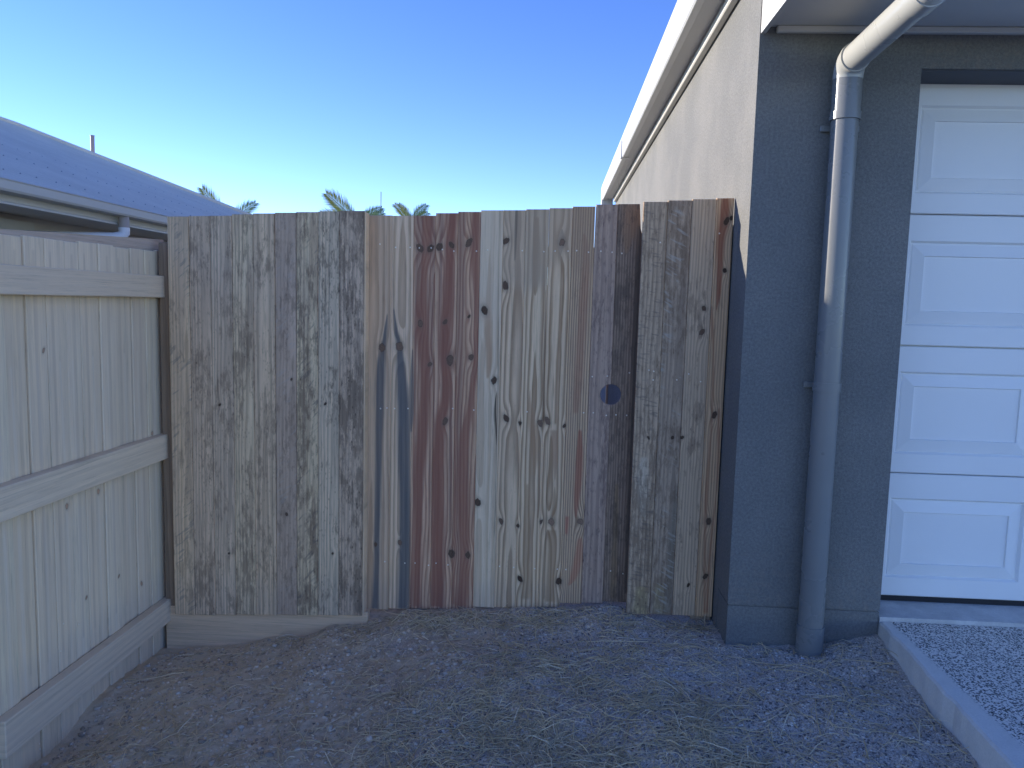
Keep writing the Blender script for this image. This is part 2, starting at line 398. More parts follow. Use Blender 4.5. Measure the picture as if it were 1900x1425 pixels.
box('wall', XW, 4.6, 10.1, 10.29, -1.75, 1.395, M_WALL, house)
slab = box('slab_edge', XG-.001+.003, 3.997, YF-.002, YF+.6, -1.45, -1.252, M_SLAB, house)
# side eave: quad mould, soffit, gutter
box('quad_mould', XW-.04, XW-.0015, YF+.02, 10.12, 1.345, 1.392, M_CREAM, house, .006)
box('soffit', .645, XW+.02, YF-.02, 10.2, 1.398, 1.41, M_SOFFIT, house)
prof = [(.668, 1.402), (.606, 1.392), (.598, 1.40), (.596, 1.535), (.588, 1.55), (.588, 1.575), (.600, 1.585), (.606, 1.578), (.606, 1.41), (.668, 1.42)]
bm = bmesh.new(); N = len(prof)
ra = [bm.verts.new((x-.588, 2.58-YF, z-1.392)) for x, z in prof]; rb = [bm.verts.new((x-.588, 10.32-YF, z-1.392)) for x, z in prof]
for i in range(N): bm.faces.new((ra[i], rb[i], rb[(i+1) % N], ra[(i+1) % N]))
bm.faces.new(ra); bm.faces.new(rb[::-1])
link('gutter', mesh_of(bm, 'gutter'), house, (.588, YF, 1.392), M_WHITE)
box('gutter_joint', .5865, .662, 7.4, 7.46, 1.3895, 1.56, M_WHITE, house)
box('rainwater_pipe', .589, .74, 10.325, 10.47, -1.6, 1.575, M_WHITE, house, .006)
box('fascia', .672, .69, YF-.02, 10.2, 1.41, 1.57, M_CREAM, house)
# front eave box: end board lit by the sun, soffit, mould, gutter
EY = 2.60
box('eave_end_board', XW+.003, XW+.022, EY, YF-.003, 1.073, 1.40, M_CREAM, house)
box('soffit', XW+.022, 4.7, EY, YF-.002, 1.098, 1.108, M_SOFFIT, house)
box('quad_mould', XW+.06, 4.6, YF-.028, YF-.0015, 1.073, 1.097, M_CREAM, house, .004)
box('fascia', XW+.003, 4.7, EY-.02, EY-.001, 1.06, 1.42, M_CREAM, house)
prof = [(EY-.02, 1.10), (EY-.11, 1.095), (EY-.125, 1.11), (EY-.13, 1.20), (EY-.14, 1.22), (EY-.12, 1.235), (EY-.118, 1.11), (EY-.02, 1.115)]
extrude_x('gutter', prof, XW-.01, 4.72, M_WHITE, house, (XW, EY, 1.10))
# roof: low hipped sheet roof over the eaves
bm = bmesh.new(); zr = 1.60
v = [bm.verts.new(p) for p in ((.63, 2.50, zr-.02), (4.8, 2.50, zr-.02), (4.8, 10.3, zr-.02), (.63, 10.3, zr-.02), (2.7, 4.6, zr+.72), (2.7, 8.2, zr+.72))]
for q in ((0, 1, 4), (1, 2, 5, 4), (2, 3, 5), (3, 0, 4, 5), (3, 2, 1, 0)): bm.faces.new([v[i] for i in q])
link('roof', mesh_of(bm, 'roof'), house, (0, 0, 0), M_ROOF)
# garage door: four sections with two-step raised panels
DY = 3.354
door = link('garage_door', mesh_of(box_bm(0, 2.56, .03, .05, 0, 2.2), 'garage_door_back'), house, (1.395, DY, -1.229), M_DOOR)
def door_section_mesh(h):
    bm = bmesh.new(); W = 2.56; xs = [0]; spans = []
    for k in range(4):
        x = .093 + k*.655; spans.append((x, min(x+.568, W-.02)))
    zlo, zhi = .083, h-.108
    # face plane at y=0 with rings of quads stepping in and out for every raised panel
    def rect(x0, x1, z0, z1, y): return [bm.verts.new(p) for p in ((x0, y, z0), (x1, y, z0), (x1, y, z1), (x0, y, z1))]
    def ring(a, b):
        for i in range(4): bm.faces.new((a[i], a[(i+1) % 4], b[(i+1) % 4], b[i]))
    px = 0.0
    for (x0, x1) in spans:
        nxt = x1+.0435 if x1 < W-.1 else W
        outer = rect(px, nxt, .0, h, 0.004); face = rect(px+(.003 if px == 0 else 0), nxt-(.003 if nxt == W else 0), .004, h-.004, 0)
        ring(outer, face)
        r0 = rect(x0, x1, zlo, zhi, 0); ring(face, r0)
        r1 = rect(x0+.009, x1-.009, zlo+.009, zhi-.009, .013); ring(r0, r1)
        r2 = rect(x0+.016, x1-.016, zlo+.016, zhi-.016, .009); ring(r1, r2)
        r3 = rect(x0+.062, x1-.062, zlo+.062, zhi-.062, .0005); ring(r2, r3)
        r4 = rect(x0+.065, x1-.065, zlo+.065, zhi-.065, .007); ring(r3, r4)
        bm.faces.new(r4); px = nxt
    bmesh.ops.remove_doubles(bm, verts=bm.verts[:], dist=1e-5)
    me = mesh_of(bm, 'door_section')
    return me
secs = [(-1.229, -.683), (-.679, -.1325), (-.1285, .418), (.422, .972)]
me = door_section_mesh(.5465)
for z0, z1 in secs:
    o = link('door_section', me, door, (1.395, DY, z0)); 
    if not me.materials: me.materials.append(M_DOOR)
box('bottom_seal', 1.396, 3.95, DY+.001, DY+.04, -1.2515, -1.2295, M_SEAL, door)
# downpipe on the front wall
PX, PY = 1.095, 3.102
dp = link('downpipe', mesh_of(tube_bm([(0, 0, -.03), (0, 0, 2.27)], .0495, 40), 'downpipe'), house, (PX, PY, -1.40), M_PIPE); smooth_angle(dp.data)
def collar(z0, z1, r):
    o = link('pipe_collar', mesh_of(tube_bm([(0, 0, 0), (0, 0, z1-z0)], r, 40), 'pipe_collar'), dp, (PX, PY, z0), M_PIPE); smooth_angle(o.data)
collar(.752, .905, .0535); collar(.735, .765, .0565); collar(-.31, -.275, .053); collar(-1.40, -1.275, .0535); collar(-1.43, -1.375, .0555)
el = []
c0 = Vector((0, -.062, .0)); 
for k in range(9):
    a_ = math.radians(k*10.6); el.append((0, -.062+.062*math.cos(a_), .905+1.40+.062*math.sin(a_)-1.40))
e = link('pipe_elbow', mesh_of(tube_bm([(p[0], p[1], p[2]-.905) for p in el], .0545, 40), 'pipe_elbow'), dp, (PX, PY, .888), M_PIPEL); smooth_angle(e.data, 50)
o0 = Vector((PX, PY-.05, .950)); o1 = Vector((PX+.004, 2.50, .972))
e = link('offset_pipe', mesh_of(tube_bm([(0, 0, 0), o1-o0], .0495, 40), 'offset_pipe'), dp, o0, M_PIPEL); smooth_angle(e.data)
dv = (o1-o0).normalized()
for d0, d1, r_ in ((.004, .02, .0555), (.50, .58, .0545)):
    e = link('pipe_collar', mesh_of(tube_bm([(0, 0, 0), dv*(d1-d0)], r_, 40), 'pipe_collar'), dp, o0+dv*d0, M_PIPEL); smooth_angle(e.data)
e = link('pipe_elbow', mesh_of(tube_bm([(0, 0, 0), (0, -.04, .005), (0, -.065, .03), (0, -.075, .08), (0, -.075, .16)], .053, 32), 'pipe_elbow'), dp, o1, M_PIPEL); smooth_angle(e.data, 50)
for z in (.715, -.29):
    box('pipe_bracket', PX-.075, PX+.075, YF-.014, YF-.002, z-.012, z+.012, M_PIPE, dp, .002)

# ------------------------------------------------------------------ the neighbour's house beyond the fence
K = 1.1
nb = thing('neighbour_house', 'pale house with a blue grey metal hip roof seen over the weathered paling fence', 'house', (-3.6, 6, -1.7))
ex, ey, ez = -2.65*K, 12.3, .545*K; SLP = .385; HW = 3.4; SY = 0.4
rx = ex-HW; rz = ez+.02+HW*SLP
def corr(p00, p10, p01, p11, nu, name, amp=.005):
    """ribbed sheet between edge p00->p10 (eave) and p01->p11 (ridge)"""
    vs = []; fs = []
    p00, p10, p01, p11 = map(Vector, (p00, p10, p01, p11)); nrm = (p10-p00).cross(p01-p00).normalized()
    if nrm.z < 0: nrm = -nrm
    for i in range(nu+1):
        t = i/nu; h = nrm*(amp*(1 if i % 4 in (1, 2) else 0))
        vs += [p00.lerp(p10, t)+h, p01.lerp(p11, t)+h]
    for i in range(nu): fs.append((2*i, 2*i+2, 2*i+3, 2*i+1))
    return np.array([tuple(q) for q in vs]), np.array(fs)
vs, fs = corr((ex-.04, SY, ez+.002), (ex-.04, ey, ez+.002), (rx, SY+HW, rz), (rx, ey-HW, rz), 640, 'r')
rf = link('roof', raw_mesh('roof', vs, fs, M_ROOF), nb)
vs, fs = corr((ex-.04, ey, ez+.002), (ex-2*HW, ey, ez+.002), (rx, ey-HW, rz), (rx, ey-HW, rz), 240, 'r'); link('roof', raw_mesh('roof', vs, fs, M_ROOF), nb)
vs, fs = corr((ex-2*HW, ey, ez+.002), (ex-2*HW, SY, ez+.002), (rx, ey-HW, rz), (rx, SY+HW, rz), 240, 'r'); link('roof', raw_mesh('roof', vs, fs, M_ROOF), nb)
vs, fs = corr((ex-.04, SY, ez+.002), (ex-2*HW, SY, ez+.002), (rx, SY+HW, rz), (rx, SY+HW, rz), 240, 'r'); link('roof', raw_mesh('roof', vs, fs, M_ROOF), nb)
hipv = [Vector((ex-.04, ey, ez+.02)), Vector((rx, ey-HW, rz+.012)), Vector((rx, SY+HW, rz+.012)), Vector((ex-.04, SY, ez+.02))]
link('hip_capping', mesh_of(tube_bm(hipv, .028, 10), 'hip_capping'), nb, (0, 0, 0), M_ROOF)
sv = []; sf = []                                                       # rows of roofing screws
r5 = random.Random(3); b0 = 0
for row in range(6):
    s = .18 + row*.55
    for k in range(90):
        yv = .8 + k*.152 + r5.uniform(-.02, .02); xv = ex-.04-s; zv = ez+.012+ (s)*SLP
        if yv > ey - s - .1 or yv < SY + s + .1: continue
        hh = .0042
        for dx, dy, dz in ((-hh, -hh, .006), (hh, -hh, .006), (hh, hh, .006), (-hh, hh, .006), (0, 0, .013)): sv.append((xv+dx, yv+dy, zv+dz+dx*-SLP))
        sf += [(b0, b0+1, b0+4), (b0+1, b0+2, b0+4), (b0+2, b0+3, b0+4), (b0+3, b0, b0+4)]; b0 += 5
scr = link('roof_screws', raw_mesh('roof_screws', np.array(sv), np.array(sf), M_STEEL), rf); scr['kind'] = 'stuff'
gb, fb = .484*K, .432*K
def extr_n(name, prof, mat, y0=SY, y1=ey+.0):
    bm = bmesh.new(); n_ = len(prof); a_ = [bm.verts.new((x-ex, y0-6, z-ez)) for x, z in prof]; b_ = [bm.verts.new((x-ex, y1-6, z-ez)) for x, z in prof]
    for i in range(n_): bm.faces.new((a_[i], b_[i], b_[(i+1) % n_], a_[(i+1) % n_]))
    bm.faces.new(a_); bm.faces.new(b_[::-1]); return link(name, mesh_of(bm, name), nb, (ex, 6, ez), mat)
extr_n('gutter', [(ex, ez), (ex+.006, ez-.006), (ex, ez-.014), (ex-.004, gb+.012), (ex-.012, gb), (ex-.095, gb-.004), (ex-.098, gb), (ex-.02, gb+.008), (ex-.012, ez-.004)], M_NTRIM)
extr_n('fascia', [(ex-.10, ez-.0), (ex-.10, fb+.018), (ex-.085, fb+.012), (ex-.085, fb), (ex-.12, fb), (ex-.12, ez)], M_NTRIM)
extr_n('soffit', [(ex-.12, fb+.02), (ex-.12, fb+.028), (-3.2*K-.02, fb+.028), (-3.2*K-.02, fb+.02)], M_NWALL)
nwx = -3.2*K
box('fascia', ex-2*HW, ex-2*HW+.02, SY, ey, fb, ez+.02, M_NTRIM, nb)
box('fascia', ex-2*HW+.02, ex-.13, ey-.03, ey-.01, fb, ez+.02, M_NTRIM, nb)
box('fascia', ex-2*HW+.02, ex-.13, SY+.01, SY+.03, fb, ez+.02, M_NTRIM, nb)
box('wall', nwx-.2, nwx, SY+.6, ey-.6, -2.0, fb+.019, M_NWALL, nb)
box('wall', ex-2*HW+.6, nwx-.2, SY+.6, SY+.8, -2.0, fb+.019, M_NWALL, nb)
box('wall', ex-2*HW+.6, nwx-.2, ey-.8, ey-.6, -2.0, fb+.019, M_NWALL, nb)
wy = pt(50, 420, 5).y
wn = box('shade_band', nwx, nwx+.05, 2.6, 4.575*K, .335, .415*K, M_NTRIM, nb)  # box added to stand for a shaded band on the wall
# swan-neck from the gutter back to the wall
q0 = Vector((ex-.05, 4.75*K, gb)); 
pp = link('downpipe', mesh_of(tube_bm([(0, 0, 0), (0, 0, -.085)], .034, 18), 'downpipe'), nb, q0, paint_mat('brown_spout', (.38, .33, .30), .5)); smooth_angle(pp.data)
pts_ = [(0, 0, -.075), (0, 0, -.11), (-.012, -.012, -.135), (-.05, -.05, -.15), (-.30, -.24, -.165), (-.56, -.42, -.18)]
e = link('pipe_bend', mesh_of(tube_bm(pts_, .037, 18), 'pipe_bend'), pp, q0, M_NPIPE); smooth_angle(e.data, 60)
vp_ = pt(172, 276, 9.9)
e = link('vent_pipe', mesh_of(tube_bm([(0, 0, -.9), (0, 0, .16)], .025, 14), 'vent_pipe'), nb, vp_, paint_mat('vent_pipe_paint', (.33, .27, .27), .5)); smooth_angle(e.data)
e = link('vent_cap', mesh_of(tube_bm([(0, 0, .16), (0, 0, .168)], .029, 14), 'vent_cap'), e, vp_, M_STEEL)

# ------------------------------------------------------------------ boards: helper for palings
def board(name, parent, y, th, xbl, xbr, xtl, xtr, zb, ztl, ztr, mat, notch=None, kink=None):
    cx = (xbl+xbr)/2; poly = [(xbl, zb), (xbr, zb)]
    def edge(x0, z0, x1, z1, side):
        if notch and notch[3] == side:
            hx, hz, hr, _ = notch; out = []
            N_ = 18
            for k in range(N_+1):
                a_ = -math.pi/2 + math.pi*k/N_
                px_ = hx + (-hr*math.cos(a_) if side == 'r' else hr*math.cos(a_)); out.append((px_, hz + hr*math.sin(a_)))
            return out
        return []
    poly += edge(xbr, zb, xtr, ztr, 'r')
    if kink and kink[0][0] > cx: poly += kink
    poly += [(xtr, ztr), (xtl, ztl)]
    if kink and kink[0][0] < cx: poly += kink
    poly += edge(xtl, ztl, xbl, zb, 'l')[::-1]
    return extrude_y(name, poly, y, y+th, mat, parent, (cx, y, zb), .0022)
nail_me = None
def nail(parent, p):
    global nail_me
    if nail_me is None:
        bm = bmesh.new(); bmesh.ops.create_uvsphere(bm, u_segments=10, v_segments=6, radius=.0036)
        bmesh.ops.scale(bm, verts=bm.verts, vec=(1, .5, 1)); nail_me = mesh_of(bm, 'nail', True); nail_me.materials.append(M_NAIL)
    return link('nail', nail_me, parent, p)

PINE_E, PINE_L = (.47, .44, .34), (.27, .215, .14)
GREEN_E, GREEN_L = (.50, .52, .42), (.30, .27, .19)
GREY_E, GREY_L = (.36, .345, .31), (.20, .185, .165)
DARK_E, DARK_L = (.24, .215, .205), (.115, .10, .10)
RED_E, RED_L = (.38, .31, .26), (.20, .12, .10)
BLUE = (.12, .122, .118); RED = (.185, .10, .088); BROWN = (.21, .165, .12); BLACK = (.02, .016, .015)

# marks read off the survey photograph (px), turned into metres on the board faces
KNOTS = [(709, 645, 8, .8), (741, 643, 9, .9), (697, 1010, 4, .6), (742, 1007, 5, .9), (779, 460, 8, .7), (799, 461, 8, .6), (815, 458, 8, .6), (838, 455, 6, .6), (870, 450, 7, .7),
    (780, 600, 6, .9), (798, 676, 5, .8), (826, 597, 5, .7), (835, 668, 8, .8), (870, 587, 3.5, .5), (874, 663, 6, .8), (838, 1028, 8, .6), (868, 1030, 6, .6), (826, 782, 6, .8),
    (899, 576, 7.5, .45), (917, 706, 6.5, .45), (886, 932, 8, .5), (939, 447, 7, .6), (938, 530, 7, .6), (939, 776, 6.5, .5), (930, 967, 5, .7), (961, 975, 4, .5), (1002, 785, 6.5, .9), (1016, 781, 6, .9),
    (965, 1074, 6, .3), (1004, 968, 4, .7), (1023, 968, 8, 1.2), (1037, 1078, 7, .4), (1043, 450, 7, 1.0), (1077, 968, 7, 1.1), (965, 786, 4, .5), (1047, 790, 4, .5)]
STREAKS = [
    ([(718, 585, .5), (715, 620, 3), (710, 650, 6), (706, 700, 9), (704, 780, 8), (702, 860, 7), (700, 960, 6), (698, 1060, 6), (696, 1128, 7)], BLUE, .85),
    ([(731, 575, .5), (735, 615, 3), (741, 645, 5.5), (744, 690, 9), (749, 760, 12), (750, 850, 12), (751, 930, 11), (750, 1050, 12), (748, 1128, 12)], BLUE, .9),
    ([(765, 650, .5), (764, 700, 3), (764, 760, 4), (763, 800, 1)], BLUE, .7),
    ([(794, 396, 10), (791, 470, 9), (785, 520, 7), (783, 600, 13), (789, 700, 10), (784, 800, 11), (776, 900, 9), (774, 1000, 9), (772, 1124, 8)], RED, .8),
    ([(841, 396, 9), (836, 450, 9), (833, 520, 10), (831, 560, 11), (826, 640, 12), (828, 720, 10), (816, 800, 11), (812, 900, 12), (812, 1000, 12), (810, 1124, 13)], RED, .9),
    ([(884, 395, 8), (881, 470, 9), (885, 560, 5), (884, 640, 4), (871, 760, 6), (860, 830, 10), (860, 950, 11), (862, 1050, 10), (856, 1124, 13)], RED, .75),
    ([(846, 700, 2), (844, 800, 3), (842, 950, 4), (841, 1120, 4)], RED, .6),
    ([(909, 465, .5), (907, 540, 4.5), (905, 610, 6), (907, 665, 6), (905, 700, 3)], (.27, .20, .15), .7),
    ([(996, 405, 4), (995, 480, 7), (994, 528, 5), (993, 548, .5)], BROWN, .8),
    ([(984, 725, .5), (984, 765, 5), (990, 800, 9), (993, 840, 6), (992, 880, 2)], (.26, .20, .15), .65),
    ([(978, 900, 2), (977, 1000, 6), (974, 1110, 9)], BROWN, .55), ([(1028, 800, 7), (1030, 850, 5), (1029, 890, .5)], (.25, .19, .15), .7),
    ([(1025, 985, 7), (1023, 1050, 9), (1020, 1115, 10)], BROWN, .65), ([(1042, 425, .5), (1041, 447, 7), (1040, 466, 3), (1040, 474, .5)], (.13, .125, .12), .7),
    ([(1029, 905, .5), (1028, 930, 4), (1027, 955, 5), (1026, 985, 2)], BROWN, .6),
    ([(1084, 435, 2), (1087, 480, 7), (1083, 560, 8), (1078, 640, 8), (1072, 720, 8), (1068, 765, 5)], (.22, .14, .115), .55),
    ([(1076, 800, 3), (1074, 870, 7), (1070, 930, 5), (1068, 960, 1)], (.20, .085, .07), .7), ([(1052, 960, 4), (1051, 990, 3)], (.24, .09, .08), .6), ([(1077, 1000, 4), (1072, 1040, 8), (1064, 1070, 7), (1056, 1085, 3)], (.26, .12, .095), .55),
    ([(958, 388, 1.4), (957, 430, 2), (957, 470, .8), (957, 482, .3)], BLACK, 1.2),
    ([(927, 392, .7), (925, 600, .7), (922, 800, .8), (918, 1000, .7), (916, 1124, .7)], (.10, .085, .07), .8),
    ([(921, 730, .5), (918, 760, 2), (920, 800, 1.8), (921, 825, .4)], BLACK, .9),
    ([(1012, 540, .7), (1011, 640, 1.2), (1010, 720, 1.5), (1009, 780, 3)], (.14, .11, .085), .8), ([(1042, 480, .8), (1040, 560, 1.2), (1036, 650, 1.6), (1032, 750, 1.8), (1030, 785, 2)], (.2, .15, .11), .75),
    ([(1000, 800, .8), (999, 880, 1.4), (998, 960, 1.5)], (.17, .13, .1), .7), ([(1017, 800, 1), (1015, 900, 1.2), (1012, 1000, 1.2), (1008, 1110, 1.2)], (.15, .12, .09), .7),
    ([(1172, 381, 17), (1166, 420, 15), (1160, 452, 8), (1158, 470, 1)], (.20, .15, .115), .6), ([(1184, 420, 3), (1181, 520, 6), (1177, 640, 7), (1172, 780, 6), (1166, 900, 5), (1160, 1100, 5)], (.06, .06, .065), .75),
    ([(1140, 900, 3), (1138, 980, 5), (1134, 1060, 7), (1132, 1110, 7)], (.16, .13, .085), .5)]
STREAKS_R = [
    ([(1346, 369, 6), (1343, 410, 9), (1338, 440, 7), (1335, 500, 5), (1332, 560, 2.5), (1330, 575, .4)], (.17, .07, .055), .8),
    ([(1321, 570, 2), (1322, 750, 1.6), (1312, 900, 2), (1307, 1136, 2)], (.20, .10, .075), .55), ([(1334, 760, 2), (1330, 900, 1.4), (1318, 1020, 2), (1312, 1136, 2)], (.22, .11, .08), .6),
    ([(1195, 850, 6), (1192, 900, 12), (1194, 945, 8), (1196, 960, 1)], (.40, .42, .41), .6), ([(1190, 1090, 10), (1188, 1137, 16)], (.36, .35, .21), .6), ([(1225, 1085, 9), (1224, 1137, 12)], (.32, .33, .22), .5),
    ([(1258, 900, 3), (1250, 1000, 9), (1244, 1080, 8), (1238, 1137, 6)], (.12, .14, .14), .5)]
KNOTS_R = [(1348, 410, 6, .4), (1357, 405, 4, .3), (1345, 502, 5, .35), (1315, 968, 6, .6), (1309, 1070, 6, .5), (1326, 770, 6, .5), (1266, 812, 4, .4), (1248, 812, 4, .35), (1277, 1086, 3.5, .25), (1203, 812, 3, .4), (1306, 572, 5, .6), (1303, 616, 6, .7)]

def marks_for(x0, x1, y, zb, knots, streaks, m=.012):
    cx = (x0+x1)/2; ks = []; ss = []
    for px_, py_, r_, d_ in knots:
        p = pt(px_, py_, y)
        if x0-m < p.x < x1+m: ks.append((p.x-cx, p.z-zb, r_/FPX*y*.74, d_))
    for pts, c_, op in streaks:
        q = [(pt(a_, b_, y), h_/FPX*y) for a_, b_, h_ in pts]
        mx = sum(v_.x for v_, h_ in q)/len(q)
        if x0-.002 < mx < x1+.002: ss.append(([(v_.x-cx, v_.z-zb, h_) for v_, h_ in q], c_, op))
    return ks, ss

# ------------------------------------------------------------------ the gate between the two fixed panels
gate = thing('gate', 'patchwork paling gate with rust red and pale knotty boards and a round hand hole', 'gate', (-.2, 3.5, -1.46))
GY, TH = 3.5, .017
edges = [-.872, -.740, -.640, -.540, -.4395, -.3365, -.2345, -.1345, -.0300, .0735, .1740, .2740, .3760]
tops = [.385, .3855, .388, .401, .409, .4175, .420, .426, .433, .442, .453, .457]
bots = [-1.462, -1.455, -1.449, -1.446, -1.443, -1.428, -1.425, -1.42, -1.412, -1.39, -1.385, -1.374]
GS = [dict(early=(.40, .36, .31), late=(.25, .20, .16), period=.022, x0=-.02, d0=.012, taper=.012, warp=.01, grey=.3),
      dict(early=(.455, .415, .36), late=(.25, .21, .17), period=.017, x0=.0, d0=.003, taper=.016, warp=.008),
      dict(early=RED_E, late=RED_L, period=.016, x0=.07, d0=.02, warp=.02, redn=.5, tone=.25, mould=.45, mth=.58),
      dict(early=RED_E, late=RED_L, period=.018, x0=-.06, d0=.02, warp=.02, redn=.6, tone=.25, mould=.4, mth=.58),
      dict(early=(.37, .30, .245), late=RED_L, period=.014, x0=.06, d0=.02, warp=.022, redn=.45, tone=.2, mould=.3, mth=.56),
      dict(early=(.46, .455, .41), late=(.30, .26, .215), period=.026, x0=-.03, d0=.012, taper=.010, warp=.010, contrast=.55, tone=.10, grey=.2, mould=.2, mth=.6, patch=[(1.35, 1.95, (.42, .42, .39), .5)]),
      dict(early=(.46, .42, .35), late=(.22, .18, .14), period=.017, x0=.02, d0=.03, taper=.012, warp=.012, contrast=.9, grey=.25, tone=.16, mould=.35, mth=.60, mscale=1.5, patch=[(1.5, 1.95, (.30, .285, .26), .6)]),
      dict(early=(.46, .43, .36), late=(.22, .175, .13), period=.020, x0=.01, d0=.004, taper=.014, warp=.014, contrast=.9, tone=.16, mould=.25, mth=.58, grey=.15, patch=[(1.5, 1.95, (.27, .26, .24), .65)]),
      dict(early=(.46, .42, .35), late=(.215, .17, .125), period=.019, x0=-.01, d0=.004, taper=.013, warp=.014, contrast=.9, tone=.16, mould=.25, mth=.58, grey=.15, patch=[(1.6, 1.95, (.30, .28, .25), .6)]),
      dict(early=(.36, .32, .265), late=(.17, .135, .11), period=.010, x0=.12, d0=.05, taper=.005, warp=.006, contrast=.85, mould=.55, mth=.55, patch=[(1.55, 1.95, (.22, .19, .165), .5)]),
      dict(early=(.27, .245, .24), late=(.16, .14, .145), period=.018, x0=.01, d0=.006, taper=.012, warp=.014, contrast=.6, mould=.85, mth=.50, mscale=1.35, mouldcol=(.085, .075, .088)),
      dict(early=(.195, .175, .165), late=(.10, .088, .085), period=.012, x0=.10, d0=.03, taper=.008, warp=.01, mould=.8, mth=.49, mouldcol=(.055, .052, .055))]
HOLE = (.2745, -.397, .0475)
NAILS = [(705, 453), (734, 459), (761, 459), (778, 460), (800, 460), (821, 463), (842, 466), (884, 466), (905, 464), (969, 465), (1009, 467), (1030, 466), (1054, 466), (1070, 465), (1092, 468), (1115, 466), (1136, 468), (1154, 470),
    (706, 758), (718, 757), (732, 758), (757, 758), (840, 758), (879, 761), (978, 764), (1083, 766), (1101, 766), (1125, 771), (1143, 770), (1163, 771), (1099, 699), (1127, 698), (1168, 692),
    (714, 1042), (751, 1045), (770, 1045), (795, 1049), (809, 1045), (831, 1048), (927, 1051), (953, 1053), (992, 1055), (1034, 1056), (1050, 1057), (1133, 1060), (1156, 1065)]
for i in range(12):
    x0, x1 = edges[i], edges[i+1]; zb = bots[i]
    ks, ss = marks_for(x0, x1, GY, zb, KNOTS, STREAKS)
    m_ = wood('gate_board_wood', 20+i, knots=ks, streaks=ss, **GS[i])
    nt = (HOLE[0], HOLE[1], HOLE[2], 'r') if i == 10 else (HOLE[0], HOLE[1], HOLE[2], 'l') if i == 11 else None
    gl, gr_ = x0+.0002, x1-.0002
    b_ = board('board', gate, GY + (.0, .001, .0015, 0, .002, 0, .0015, .0005, 0, .002, .003, .0045)[i], TH, gl, gr_ + (.02 if i == 11 else 0), gl + (.0035 if i == 10 else 0), gr_ - (.005 if i == 11 else 0), zb, tops[i], tops[i] + .002, m_, nt, [(gr_+.018, .30), (gr_+.003, .352)] if i == 11 else [(gl+.0002, .16)] if i == 10 else None)
    for px_, py_ in NAILS:
        p = pt(px_, py_, GY)
        if x0 <= p.x < x1: nail(b_, (p.x, GY-.0005+(b_.location.y+gate.location.y-GY), p.z))
M_RAIL = wood('rail_wood', 50, (.36, .33, .28), (.22, .19, .15), .014, .0, .03, .01, .01, axis='x', grey=.5)
for z in (.22, -.53, -1.24): box('rail', -.83, .36, GY+TH+.006, GY+TH+.044, z-.045, z+.045, M_RAIL, gate, .003)

# ------------------------------------------------------------------ fixed panel beside the paling fence
LY = 3.425
lp = thing('short_fence', 'fixed length of grey mould blotched palings above a pale timber sleeper', 'fence', (-1.25, LY, -1.6), 'fixed lengths of paling flanking the gate')
kx = LY/3.5
le = [v*kx for v in (-1.783, -1.683, -1.582, -1.481, -1.381, -1.281, -1.181, -1.080, -.980, -.866)]
lt = [v*kx for v in (.362, .366, .369, .378, .3835, .389, .3935, .398, .4025)]
lbz = [v*kx for v in (-1.533, -1.531, -1.525, -1.52, -1.516, -1.512, -1.508, -1.504, -1.498)]
LS = [dict(early=(.46, .42, .345), late=(.27, .24, .195), saw=(math.radians(-42), .020, .45, (.19, .175, .15)), grey=.55, weather=1.0, mould=0.60, mth=0.525),
      dict(early=(.44, .41, .36), late=(.23, .215, .195), period=.012, grey=.6, weather=1.0, mould=0.85, mth=0.495, saw=None),
      dict(early=(.44, .42, .375), late=(.22, .215, .20), period=.011, grey=.5, weather=1.0, mould=0.80, mth=0.505),
      dict(early=(.48, .445, .37), late=(.25, .225, .19), period=.013, grey=.45, weather=1.0, mould=0.85, mth=0.495),
      dict(early=(.46, .425, .36), late=(.23, .21, .18), period=.02, x0=0, d0=.004, taper=.012, grey=.45, weather=1.0, mould=0.80, mth=0.505),
      dict(early=(.36, .335, .315), late=(.23, .21, .195), period=.012, grey=.7, greycol=(.285, .265, .25), weather=1.0, mould=0.75, mth=0.505, mscale=1.4, saw=(math.radians(-40), .014, .35, (.50, .43, .35))),
      dict(early=(.49, .45, .365), late=(.25, .22, .18), period=.015, grey=.4, weather=1.0, mould=1.00, mth=0.485, saw=(math.radians(-48), .022, .5, (.14, .12, .105)), redn=.25, redcol=(.24, .16, .13)),
      dict(early=(.46, .44, .385), late=(.24, .24, .225), period=.012, grey=.45, greycol=(.30, .31, .30), weather=1.0, mould=1.00, mth=0.505, mouldcol=(.10, .092, .084)),
      dict(early=(.42, .39, .35), late=(.21, .20, .195), period=.013, grey=.5, weather=1.0, mould=1.00, mth=0.465, mouldcol=(.095, .088, .082))]
for i in range(9):
    kn = [(.02, .55, .006, .5)] if i == 5 else [(-.015, 1.0, .006, .4), (.02, .3, .005, .4)] if i in (2, 7) else []
    if i == 5: kn = [(.025, 1.115, .005, .6), (.0, .485, .006, .6)]
    m_ = wood('panel_board_wood', 40+i*1.7, knots=kn, **LS[i])
    board('board', lp, LY + (0, .002, .001, .003, 0, .004, .001, .002, 0)[i], TH, le[i]+.0007, le[i+1]-.0007, le[i]+.0007, le[i+1]-.0007, lbz[i], lt[i], lt[i]+.002, m_)
M_POST = wood('post_wood', 62, (.34, .31, .26), (.24, .21, .17), .014, .0, .03, .01, .01, grey=.5)
M_PALE = wood('pale_batten_wood', 61, (.44, .415, .36), (.33, .30, .25), .012, .03, .03, .008, .008, contrast=.5)
box('end_batten', le[9]-.0005, le[9]+.006, LY+.004, LY+.07, lbz[8], lt[8]-.002, M_PALE, lp, .002)
for z in (.22, -.53, -1.3): box('rail', le[0]+.034, le[9]-.01, LY+TH+.006, LY+TH+.044, z-.045, z+.045, M_RAIL, lp, .003)
